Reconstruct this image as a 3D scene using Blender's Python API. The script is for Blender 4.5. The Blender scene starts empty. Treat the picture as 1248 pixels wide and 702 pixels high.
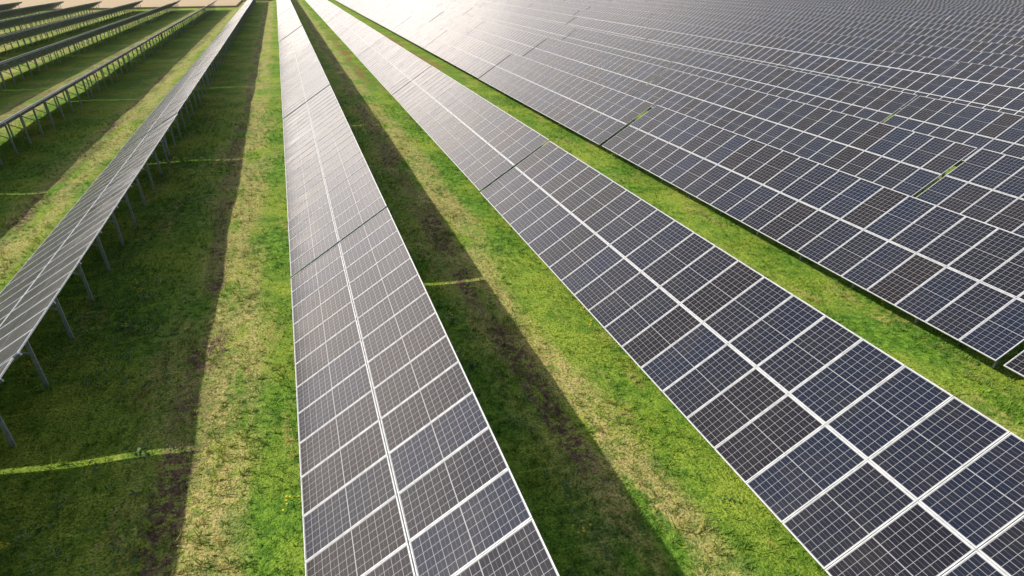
import bpy, math, random
import numpy as np
random.seed(4); rng=np.random.default_rng(7)
S=bpy.context.scene
S.view_settings.view_transform='Standard'; S.view_settings.look='None'; S.view_settings.exposure=0
COL=S.collection

# ---------------- constants ----------------
T0=31.4
cT,sT=math.cos(math.radians(T0)),math.sin(math.radians(T0))
ZL=0.7                      # low edge height
H=10.0+ZL                   # camera height
PITCH=9.29
MP=1.125                    # module pitch along the row
MW=1.109; ML=2.18; MG=0.03
GAP=0.20

# ---------------- node helper ----------------
class NT:
    def __init__(s,tree): s.t=tree; s.n=tree.nodes; s.l=tree.links
    def new(s,ty,**kw):
        n=s.n.new(ty)
        for k,v in kw.items(): setattr(n,k,v)
        return n
    def setin(s,n,i,v):
        if isinstance(v,bpy.types.NodeSocket): s.l.new(v,n.inputs[i])
        elif v is not None: n.inputs[i].default_value=v
    def math(s,op,a,b=None,c=None,clamp=False):
        n=s.new('ShaderNodeMath',operation=op); n.use_clamp=clamp
        s.setin(n,0,a)
        if b is not None: s.setin(n,1,b)
        if c is not None: s.setin(n,2,c)
        return n.outputs[0]
    def mix(s,f,a,b,blend='MIX'):
        n=s.new('ShaderNodeMix',data_type='RGBA',blend_type=blend)
        s.setin(n,0,f)
        s.setin(n,6,a if isinstance(a,bpy.types.NodeSocket) else (*a,1))
        s.setin(n,7,b if isinstance(b,bpy.types.NodeSocket) else (*b,1))
        return n.outputs[2]
    def noise(s,vec,scale,detail=3,rough=.55,dist=0):
        n=s.new('ShaderNodeTexNoise'); s.l.new(vec,n.inputs['Vector'])
        n.inputs['Scale'].default_value=scale; n.inputs['Detail'].default_value=detail
        n.inputs['Roughness'].default_value=rough; n.inputs['Distortion'].default_value=dist
        return n.outputs[0]
    def ramp(s,v,lo,hi,a=0.,b=1.,smooth=True):
        n=s.new('ShaderNodeMapRange'); n.interpolation_type='SMOOTHSTEP' if smooth else 'LINEAR'
        s.setin(n,0,v); s.setin(n,1,lo); s.setin(n,2,hi); s.setin(n,3,a); s.setin(n,4,b)
        return n.outputs[0]
def newmat(name):
    m=bpy.data.materials.new(name); m.use_nodes=True
    t=NT(m.node_tree); b=m.node_tree.nodes['Principled BSDF']
    return m,t,b

# grass colour network shared by ground sheet and tufts
def grass_color(t):
    geo=t.new('ShaderNodeNewGeometry'); pos=geo.outputs['Position']
    sep=t.new('ShaderNodeSeparateXYZ'); t.l.new(pos,sep.inputs[0])
    mp=t.new('ShaderNodeMapping'); mp.inputs['Scale'].default_value=(1,.25,1); t.l.new(pos,mp.inputs[0])
    st=mp.outputs[0]
    wob=t.math('MULTIPLY',t.math('SUBTRACT',t.noise(st,.35,2),.5),2.2)
    x=t.math('ADD',t.math('ADD',sep.outputs[0],1.29+PITCH*60),wob)
    tt=t.math('MODULO',x,PITCH)          # 0 = low edge of a row
    n1=t.noise(pos,.22,4); n2=t.noise(st,.8,4,.62); n3=t.noise(pos,4.0,4,.68); n4=t.noise(pos,17,3,.7)
    g=t.mix(t.ramp(n3,.35,.66),(.080,.190,.018),(.230,.390,.038))
    g=t.mix(t.ramp(n1,.40,.62),g,t.mix(t.ramp(n4,.35,.7),(.21,.31,.030),(.39,.46,.065)))
    # drier mown strip in the aisle
    d=t.math('MULTIPLY',t.ramp(tt,4.8,6.8),t.ramp(tt,7.6,8.6,1,0))
    d=t.math('MULTIPLY',d,t.ramp(n2,.36,.53))
    d2=t.math('MULTIPLY',d,t.ramp(n3,.34,.58,.25,.90))
    dry=t.mix(t.ramp(n4,.3,.7),(.34,.28,.09),(.66,.53,.22))
    c=t.mix(d2,g,dry)
    # scattered dry patches
    d3=t.math('MULTIPLY',t.ramp(n2,.54,.66),t.ramp(n3,.4,.60,0,.85))
    c=t.mix(d3,c,(.44,.35,.12))
    # darker lush clumps
    d4=t.ramp(t.noise(pos,1.3,4,.6),.50,.64,0,.6)
    c=t.mix(d4,c,t.mix(1,c,(.48,.68,.55),'MULTIPLY'))
    # wheel rut with bare soil
    m=t.math('MULTIPLY',t.ramp(tt,5.8,6.2),t.ramp(tt,6.6,7.0,1,0))
    m=t.math('MULTIPLY',m,t.ramp(n1,.40,.56))
    m=t.math('MULTIPLY',m,t.ramp(n3,.42,.54))
    soil=t.mix(n4,(.07,.045,.03),(.27,.18,.12))
    c=t.mix(m,c,soil)
    # bare reddish soil patches
    far=t.math('MULTIPLY',t.ramp(sep.outputs[1],60,75),t.ramp(sep.outputs[1],100,150,1,0))
    far=t.math('MULTIPLY',far,t.ramp(tt,7.9,8.5))
    far=t.math('MULTIPLY',far,t.ramp(sep.outputs[0],0,4))
    rs=t.math('MAXIMUM',t.ramp(n1,.68,.74),t.math('MULTIPLY',far,t.ramp(n2,.42,.52)))
    c=t.mix(t.math('MULTIPLY',rs,t.ramp(n3,.38,.56,.1,.9)),c,(.32,.14,.07))
    return c,n3,n4,pos

mg,t,b=newmat('grass_ground')
c,n3,n4,pos=grass_color(t)
c=t.mix(t.ramp(n4,.30,.58),t.mix(1,c,(.42,.47,.45),'MULTIPLY'),c)
t.l.new(c,b.inputs['Base Color']); b.inputs['Roughness'].default_value=.95; b.inputs['Specular IOR Level'].default_value=.15
bp=t.new('ShaderNodeBump'); bp.inputs['Strength'].default_value=.8; bp.inputs['Distance'].default_value=.08
hh=t.math('ADD',t.math('MULTIPLY',n3,.9),n4)
t.l.new(hh,bp.inputs['Height']); t.l.new(bp.outputs[0],b.inputs['Normal'])

mt,t,b=newmat('grass_blades')
c,n3,n4,pos=grass_color(t)
at=t.new('ShaderNodeAttribute',attribute_name='rnd')
c=t.mix(t.ramp(at.outputs['Fac'],0,1,0,.65),t.mix(1,c,(.70,.85,.75),'MULTIPLY'),t.mix(1,c,(1.4,1.3,1.2),'MULTIPLY'))
t.l.new(c,b.inputs['Base Color']); b.inputs['Roughness'].default_value=.6; b.inputs['Specular IOR Level'].default_value=.25
tr=t.new('ShaderNodeBsdfTranslucent'); t.l.new(c,tr.inputs[0])
mx=t.new('ShaderNodeMixShader'); mx.inputs[0].default_value=.35
t.l.new(b.outputs[0],mx.inputs[1]); t.l.new(tr.outputs[0],mx.inputs[2])
t.l.new(mx.outputs[0],t.n['Material Output'].inputs[0])

def simple(name,col,rough=.5,metal=0,nscale=6,amt=.25,spec=.5):
    m,t,b=newmat(name)
    tc=t.new('ShaderNodeTexCoord')
    n=t.noise(tc.outputs['Object'],nscale,2)
    c=t.mix(t.ramp(n,.3,.7,0,1),tuple(x*(1-amt) for x in col),col)
    t.l.new(c,b.inputs['Base Color']); b.inputs['Roughness'].default_value=rough; b.inputs['Metallic'].default_value=metal
    b.inputs['Specular IOR Level'].default_value=spec
    return m
m_frame=simple('aluminium_frame',(.68,.69,.70),.45,.15)
m_back=simple('white_backsheet',(.32,.33,.34),.6)
m_steel=simple('galvanised_steel',(.44,.46,.48),.5,.25,14,.35)
m_weed=simple('weed_leaf',(.09,.20,.035),.55,0,3,.4)
m_flower=simple('yellow_flower',(.75,.55,.03),.6)

# solar glass
m_glass,t,b=newmat('solar_cells')
uv=t.new('ShaderNodeUVMap',uv_map='UVMap'); sp=t.new('ShaderNodeSeparateXYZ'); t.l.new(uv.outputs[0],sp.inputs[0])
U,V=sp.outputs[0],sp.outputs[1]
def line(coord,period,width,offset=0.):
    k=t.math('FRACT',t.math('DIVIDE',t.math('SUBTRACT',coord,offset),period))
    d=t.math('ABSOLUTE',t.math('SUBTRACT',k,.5))        # .5 at the line
    return t.math('GREATER_THAN',d,.5-width/period/2)
GW=MW-.036; GL=ML-.036
mu=.012; pu=(GW-2*mu)/6
lu=line(U,pu,.008,mu)
mv=.014; half=(GL-2*mv-.012)/2; pv=half/12
vf=t.math('SUBTRACT',t.math('ABSOLUTE',t.math('SUBTRACT',V,GL/2)),.006)   # fold about the centre gap
cg=t.math('LESS_THAN',vf,0)
lv=line(vf,pv,.004,0); lv2=line(vf,pv*2,.008,0)
edge=t.math('MAXIMUM',t.math('LESS_THAN',U,mu),t.math('GREATER_THAN',U,GW-mu))
edge=t.math('MAXIMUM',edge,t.math('GREATER_THAN',vf,half))
g=t.math('MAXIMUM',t.math('MAXIMUM',lu,lv2),t.math('MULTIPLY',lv,.45))
g=t.math('MAXIMUM',t.math('MULTIPLY',g,.66),t.math('MULTIPLY',t.math('MAXIMUM',edge,cg),.72))
at=t.new('ShaderNodeAttribute',attribute_name='rnd'); oi=t.new('ShaderNodeObjectInfo')
wn=t.new('ShaderNodeTexWhiteNoise',noise_dimensions='2D'); cx=t.new('ShaderNodeCombineXYZ')
t.l.new(at.outputs['Fac'],cx.inputs[0]); t.l.new(oi.outputs['Random'],cx.inputs[1]); t.l.new(cx.outputs[0],wn.inputs[0])
r=wn.outputs[0]
cell=t.mix(t.ramp(r,.05,.95,0,1,False),(.013,.010,.011),(.008,.013,.030))
geo=t.new('ShaderNodeNewGeometry')
dirt=t.noise(geo.outputs['Position'],1.1,3,.6)
cell=t.mix(t.ramp(dirt,.40,.7,0,.4),cell,(.020,.017,.016))
base=t.mix(g,cell,(.45,.45,.46))
t.l.new(base,b.inputs['Base Color']); b.inputs['IOR'].default_value=1.5
b.inputs['Sheen Weight'].default_value=.15; b.inputs['Sheen Roughness'].default_value=.35; b.inputs['Sheen Tint'].default_value=(1,.97,.94,1)
t.l.new(t.math('ADD',t.ramp(dirt,.3,.75,.12,.21),t.math('MULTIPLY',r,.06)),b.inputs['Roughness'])

# ---------------- meshes ----------------
def P(s,y,n): return (s*cT-n*sT,y,s*sT+n*cT)
class MB:
    def __init__(s): s.v=[];s.f=[];s.m=[];s.uv=[];s.r=[]
    def quad(s,pts,mi,uv=None,r=0):
        k=len(s.v); s.v+=pts; s.f.append((k,k+1,k+2,k+3)); s.m.append(mi); s.uv+=uv or [(0,0)]*4; s.r.append(r)
    def box(s,c,mi,r=0):   # c: 8 corners, bottom 4 ccw then top 4
        k=len(s.v); s.v+=c
        for q in ((3,2,1,0),(4,5,6,7),(0,1,5,4),(1,2,6,5),(2,3,7,6),(3,0,4,7)):
            s.f.append(tuple(k+i for i in q)); s.m.append(mi); s.uv+=[(0,0)]*4; s.r.append(r)
    def tbox(s,s0,s1,y0,y1,n0,n1,mi):
        s.box([P(s0,y0,n0),P(s1,y0,n0),P(s1,y1,n0),P(s0,y1,n0),P(s0,y0,n1),P(s1,y0,n1),P(s1,y1,n1),P(s0,y1,n1)],mi)
    def bar(s,a,b,w,d,mi):
        (ax,az,y),(bx,bz,_)=a,b
        L=math.hypot(bx-ax,bz-az); px,pz=-(bz-az)/L*w/2,(bx-ax)/L*w/2
        lo=[(ax-px,y-d/2,az-pz),(ax+px,y-d/2,az+pz),(ax+px,y+d/2,az+pz),(ax-px,y+d/2,az-pz)]
        hi=[(bx-px,y-d/2,bz-pz),(bx+px,y-d/2,bz+pz),(bx+px,y+d/2,bz+pz),(bx-px,y+d/2,bz-pz)]
        s.box(lo+hi,mi)
    def mesh(s,name,mats):
        me=bpy.data.meshes.new(name); me.from_pydata(s.v,[],s.f)
        for m in mats: me.materials.append(m)
        me.polygons.foreach_set('material_index',s.m)
        ul=me.uv_layers.new(name='UVMap'); ul.data.foreach_set('uv',np.array(s.uv,dtype=np.float32).ravel())
        a=me.attributes.new('rnd','FLOAT','FACE'); a.data.foreach_set('value',np.array(s.r,dtype=np.float32))
        me.update(); return me
def panel_mesh(n,lod):
    B=MB()
    fw=.018
    if lod:   # far tables: one framed slab per module row, glass panes lying on it
        for j in range(2):
            s0=j*(ML+MG); B.tbox(s0,s0+ML,.008,n*MP-.008,-.035,-.003,1)
            B.quad([P(s0+.02,n*MP-.03,-.038),P(s0+ML-.02,n*MP-.03,-.038),P(s0+ML-.02,.03,-.038),P(s0+.02,.03,-.038)],2)
    for i in range(n):
        for j in range(2):
            y0=i*MP+(MP-MW)/2; y1=y0+MW; s0=j*(ML+MG); s1=s0+ML
            o=[random.uniform(-.003,.003)*(0 if lod else 1) for _ in range(4)]; d=0. if lod else -.004
            B.quad([P(s0+fw,y0+fw,o[0]+d),P(s1-fw,y0+fw,o[1]+d),P(s1-fw,y1-fw,o[2]+d),P(s0+fw,y1-fw,o[3]+d)],0,
                   [(0,0),(0,GL),(GW,GL),(GW,0)],random.random())
            if lod: continue
            n0,n1=-.035,.005
            B.quad([P(s0+fw,y1-fw,-.012),P(s1-fw,y1-fw,-.012),P(s1-fw,y0+fw,-.012),P(s0+fw,y0+fw,-.012)],2)
            B.tbox(s0,s0+fw,y0,y1,n0,n1,1); B.tbox(s1-fw,s1,y0,y1,n0,n1,1)
            B.tbox(s0+fw,s1-fw,y0,y0+fw,n0,n1,1); B.tbox(s0+fw,s1-fw,y1-fw,y1,n0,n1,1)
            B.tbox(s0+.9,s0+1.28,(y0+y1)/2-.05,(y0+y1)/2+.05,-.03,-.0125,3)
    return B.mesh('panel_table',[m_glass,m_frame,m_back,m_steel])
def support_mesh(n):
    B=MB(); L=n*MP
    for s in (.45,1.72,2.68,3.95): B.tbox(s-.03,s+.03,.02,L-.02,-.105,-.040,0)
    B.tbox(2.145,2.245,.02,L-.02,-.05,-.040,0)      # added strip behind the middle joint, blocks sun coming through the gap
    k=max(1,round(L/2.75)); 
    for i in range(k+1):
        y=.45+(L-.9)*i/k
        B.tbox(.3,4.12,y-.03,y+.03,-.205,-.107,0)
        for sx in (.9,2.95):
            x,_,z=P(sx,0,-.2)
            B.box([(x-.05,y-.09,-ZL-.25),(x+.05,y-.09,-ZL-.25),(x+.05,y-.035,-ZL-.25),(x-.05,y-.035,-ZL-.25),
                   (x-.05,y-.09,z+.02),(x+.05,y-.09,z+.02),(x+.05,y-.035,z+.02),(x-.05,y-.035,z+.02)],0)
        x,_,z=P(2.95,0,-.2); x2,_,z2=P(1.9,0,-.2)
        B.bar((x-.03,z-.95,y+.06),(x2,z2,y+.06),.05,.04,0)
    return B.mesh('support_table',[m_steel])
cache={}
def table(n,lod,tilt):
    global cT,sT
    cT,sT=math.cos(math.radians(tilt)),math.sin(math.radians(tilt))
    if ('s',n,tilt) not in cache: cache[('s',n,tilt)]=support_mesh(n)
    if (lod,n,tilt) not in cache: cache[(lod,n,tilt)]=panel_mesh(n,lod)
    return cache[(lod,n,tilt)],cache[('s',n,tilt)]
def row(x,gaps,y0,y1,wide=GAP,tilt=T0):
    e=bpy.data.objects.new('solar_panel_row',None); COL.objects.link(e); e.location=(x,0,ZL)
    e.empty_display_size=.5
    gs=sorted(gaps)
    while gs[-1]<y1: gs.append(gs[-1]+24*MP+GAP)
    while gs[0]>y0: gs.insert(0,gs[0]-24*MP-GAP)
    for a,b_ in zip(gs[:-1],gs[1:]):
        s=a+wide/2
        if s>y1-3: continue
        n=int(round((min(b_-wide/2,y1)-s)/MP)); 
        if n<1: continue
        pm,sm=table(n, s>60 or abs(x)>42,tilt)
        dz=random.uniform(-.02,.02); dx=random.uniform(-.02,.02); rz=random.uniform(-.0005,.0005)
        for nm,me in (('panel_table',pm),('support_frame',sm)):
            o=bpy.data.objects.new(nm,me); COL.objects.link(o); o.parent=e
            o.location=(dx,s,dz); o.rotation_euler=(0,0,rz)
XB=-1.29
row(XB,[20.7],-12,300)
row(8.0,[27.4],-12,300)
row(17.85,[8.3,33.4],-14,300)
row(27.14,[18.9],-14,300,.5)
for k in range(1,28):
    row(27.14+PITCH*k,[18.9+random.uniform(-13,13)],-14 if k<10 else 20,300)
row(-10.9,[14.3],-12,244,GAP,29.5)
for k in range(2,13):
    row(-20.55-9.6*(k-2),[14.3+random.uniform(-12,12)],-8,204+(k-2)*.6,GAP,27.5)

# ---------------- ground ----------------
def axis(a,b,step,far):
    v=list(np.arange(a,b+1e-6,step)); d=step*2; x=v[-1]
    while x<far: x+=d; d*=1.5; v.append(x)
    d=step*2; x=v[0]
    while x>-far: x-=d; d*=1.5; v.insert(0,x)
    return np.array(v)
def gh(X,Y):
    return .05*np.sin(X*.9+np.sin(Y*.13)*2)*np.sin(Y*.31+X*.2)+.03*np.sin(X*2.1+Y*.7)*np.sin(Y*1.3)
ax,ay=axis(-24,30,.4,4000),axis(-2,70,.4,4000)
X,Y=np.meshgrid(ax,ay); fade=np.clip(1-(np.abs(X)-60)/60,0,1)*np.clip(1-(np.abs(Y)-90)/60,0,1)
Z=gh(X,Y)*fade
nx,ny=len(ax),len(ay)
co=np.stack([X,Y,Z],-1).reshape(-1,3)
i=np.arange(nx*ny).reshape(ny,nx)
q=np.stack([i[:-1,:-1],i[:-1,1:],i[1:,1:],i[1:,:-1]],-1).reshape(-1,4)
def npmesh(name,co,faces):
    me=bpy.data.meshes.new(name); k=faces.shape[1]
    me.vertices.add(len(co)); me.vertices.foreach_set('co',co.astype(np.float32).ravel())
    me.loops.add(faces.size); me.loops.foreach_set('vertex_index',faces.astype(np.int32).ravel())
    me.polygons.add(len(faces)); me.polygons.foreach_set('loop_start',np.arange(0,faces.size,k,dtype=np.int32))
    me.update(calc_edges=True); return me
me=npmesh('ground',co,q); me.materials.append(mg); me.polygons.foreach_set('use_smooth',np.ones(len(q),bool))
COL.objects.link(bpy.data.objects.new('grass_ground',me))

# grass tufts: one mesh
def tufts(N,xr,yr,hmin,hmax,wd,blades=5):
    x=rng.uniform(*xr,N); y=rng.uniform(yr[0]**.5,yr[1]**.5,N)**2
    z=gh(x,y)-.01
    h=rng.uniform(hmin,hmax,N)*(1+.6*np.sin(x*1.7+y*.5)*np.sin(y*1.1)); r=rng.random(N)
    vs=[];rs=[]
    for k in range(blades):
        a=rng.uniform(0,2*np.pi,N); lean=rng.uniform(.3,1.1,N)*h
        w=wd*rng.uniform(.7,1.3,N); px,py=-np.sin(a)*w,np.cos(a)*w
        ox,oy=rng.normal(0,.03,N),rng.normal(0,.03,N)
        p0=np.stack([x+ox-px,y+oy-py,z],-1); p1=np.stack([x+ox+px,y+oy+py,z],-1)
        p2=np.stack([x+ox+np.cos(a)*lean,y+oy+np.sin(a)*lean,z+h*rng.uniform(.6,1,N)],-1)
        vs.append(np.stack([p0,p1,p2],1)); rs.append(np.clip(r+rng.normal(0,.15,N),0,1))
    v=np.concatenate(vs).reshape(-1,3); rr=np.concatenate(rs)
    return v,rr
v1,r1=tufts(75000,(-22,30),(2,60),.04,.11,.014)
v2,r2=tufts(16000,(-22,30),(2,55),.10,.22,.018,6)
v=np.concatenate([v1,v2]); rr=np.concatenate([r1,r2])
f=np.arange(len(v)).reshape(-1,3)
me=npmesh('grass_tufts',v,f); me.materials.append(mt)
a=me.attributes.new('rnd','FLOAT','FACE'); a.data.foreach_set('value',rr.astype(np.float32))
COL.objects.link(bpy.data.objects.new('grass_tufts',me))

# broadleaf weeds under the panels: one mesh
vs=[];fs=[];mi=[]
def leaf(cx,cy,cz,a,L,w,up,m):
    k=len(vs); ca,sa=math.cos(a),math.sin(a)
    vs.extend([(cx,cy,cz),(cx+ca*L*.5-sa*w,cy+sa*L*.5+ca*w,cz+up*.8),(cx+ca*L,cy+sa*L,cz+up),(cx+ca*L*.5+sa*w,cy+sa*L*.5-ca*w,cz+up*.8)])
    fs.append((k,k+1,k+2,k+3)); mi.append(m)
for _ in range(8500):
    k=random.choice([-1,-1,-1,-1,0,0,0,1,1,2]); base=XB+PITCH*k
    x=base+random.choice([random.gauss(3.6,1.1),random.gauss(1.8,1.2),random.uniform(0,6)]); y=2+random.random()**1.5*60
    if math.sin(x*.9+y*.37)+math.sin(y*.61-x*.3)<random.uniform(-1.2,1): continue
    z=float(gh(np.array(x),np.array(y))); R=random.uniform(.05,.17)
    for i_ in range(random.randint(5,10)):
        leaf(x+random.gauss(0,R*.7),y+random.gauss(0,R*.7),z+random.uniform(0,R*1.1),random.uniform(0,6.28),R*random.uniform(.4,.8),R*.22,random.uniform(.0,.08),0)
    if random.random()<.05:
        for i_ in range(6): leaf(x+random.gauss(0,.08),y+random.gauss(0,.08),z+R+random.uniform(.05,.2),random.uniform(0,6),.06,.03,.01,1)
me=bpy.data.meshes.new('weeds'); me.from_pydata(vs,[],fs); me.materials.append(m_weed); me.materials.append(m_flower)
me.polygons.foreach_set('material_index',mi); me.update()
COL.objects.link(bpy.data.objects.new('weed_patch',me))

# wheat field beyond the array
mw,t,b=newmat('ripe_wheat')
geo=t.new('ShaderNodeNewGeometry'); mp=t.new('ShaderNodeMapping'); mp.inputs['Scale'].default_value=(.05,1,1); t.l.new(geo.outputs['Position'],mp.inputs[0])
c=t.mix(t.noise(mp.outputs[0],.3,4),(.36,.26,.14),(.48,.37,.22)); t.l.new(c,b.inputs['Base Color']); b.inputs['Roughness'].default_value=.9
B=MB(); 
def slab(x0,x1,y0,y1,z1):
    B.box([(x0,y0,-.2),(x1,y0,-.2),(x1,y1,-.2),(x0,y1,-.2),(x0,y0,z1),(x1,y0,z1),(x1,y1,z1),(x0,y1,z1)],0)
slab(-1200,-13,214,1400,.5); slab(-12.9,-3,250,1400,.48); slab(-2.9,1400,312,1400,.45)
COL.objects.link(bpy.data.objects.new('wheat_field',B.mesh('wheat_field',[mw])))

# ---------------- light ----------------
sd=np.array([-3.4,1.2,3.05]); sd/=np.linalg.norm(sd)
el=math.asin(sd[2]); az=math.atan2(sd[0],sd[1])
L=bpy.data.lights.new('sun','SUN'); L.energy=5; L.angle=math.radians(.6); L.color=(1,.945,.84)
lo=bpy.data.objects.new('sun',L); COL.objects.link(lo)
from mathutils import Vector
lo.rotation_euler=Vector(sd).to_track_quat('Z','Y').to_euler(); lo.location=(0,0,60)
w=bpy.data.worlds.new('World'); S.world=w; w.use_nodes=True
t=NT(w.node_tree); bg=t.n['Background']
sky=t.new('ShaderNodeTexSky',sky_type='NISHITA'); sky.sun_disc=False; sky.sun_elevation=el; sky.sun_rotation=az%(2*math.pi)
sky.dust_density=1.5; sky.air_density=1.0
tc=t.new('ShaderNodeTexCoord'); mp=t.new('ShaderNodeMapping'); mp.inputs['Scale'].default_value=(1,1,2.0); t.l.new(tc.outputs['Generated'],mp.inputs[0])
n=t.noise(mp.outputs[0],3.0,4,.58,.3)
dv=t.new('ShaderNodeSeparateXYZ'); t.l.new(tc.outputs['Generated'],dv.inputs[0])
c=t.mix(t.math('MULTIPLY',t.ramp(n,.47,.69,0,.7),t.ramp(dv.outputs[2],.6,.9,1,.4)),sky.outputs[0],(8.5,8.1,7.9))
# bright low cloud bank ahead, towards the sun side
a0=math.radians(-14)
dt=t.math('ADD',t.math('MULTIPLY',dv.outputs[0],math.sin(a0)),t.math('MULTIPLY',dv.outputs[1],math.cos(a0)))
bank=t.math('MULTIPLY',t.ramp(dt,.25,.90),t.ramp(t.math('ADD',dv.outputs[2],t.math('MULTIPLY',t.math('SUBTRACT',n,.5),.6)),.30,.74,1,0))
bank=t.math('MULTIPLY',bank,t.ramp(n,.36,.60,.5,1))
c=t.mix(bank,c,(29,25.8,23.4))
t.l.new(c,bg.inputs[0]); bg.inputs[1].default_value=.11

# ---------------- camera ----------------
cam=bpy.data.cameras.new('camera'); co_=bpy.data.objects.new('camera',cam); COL.objects.link(co_)
f=715.; th=math.atan(391/f); psi=math.atan(289*math.cos(th)/f)
cam.sensor_width=36; cam.lens=f/1248*36; cam.clip_end=8000; cam.clip_start=.1
co_.location=(0,0,H); co_.rotation_euler=(math.pi/2-th,0,-psi)
S.camera=co_
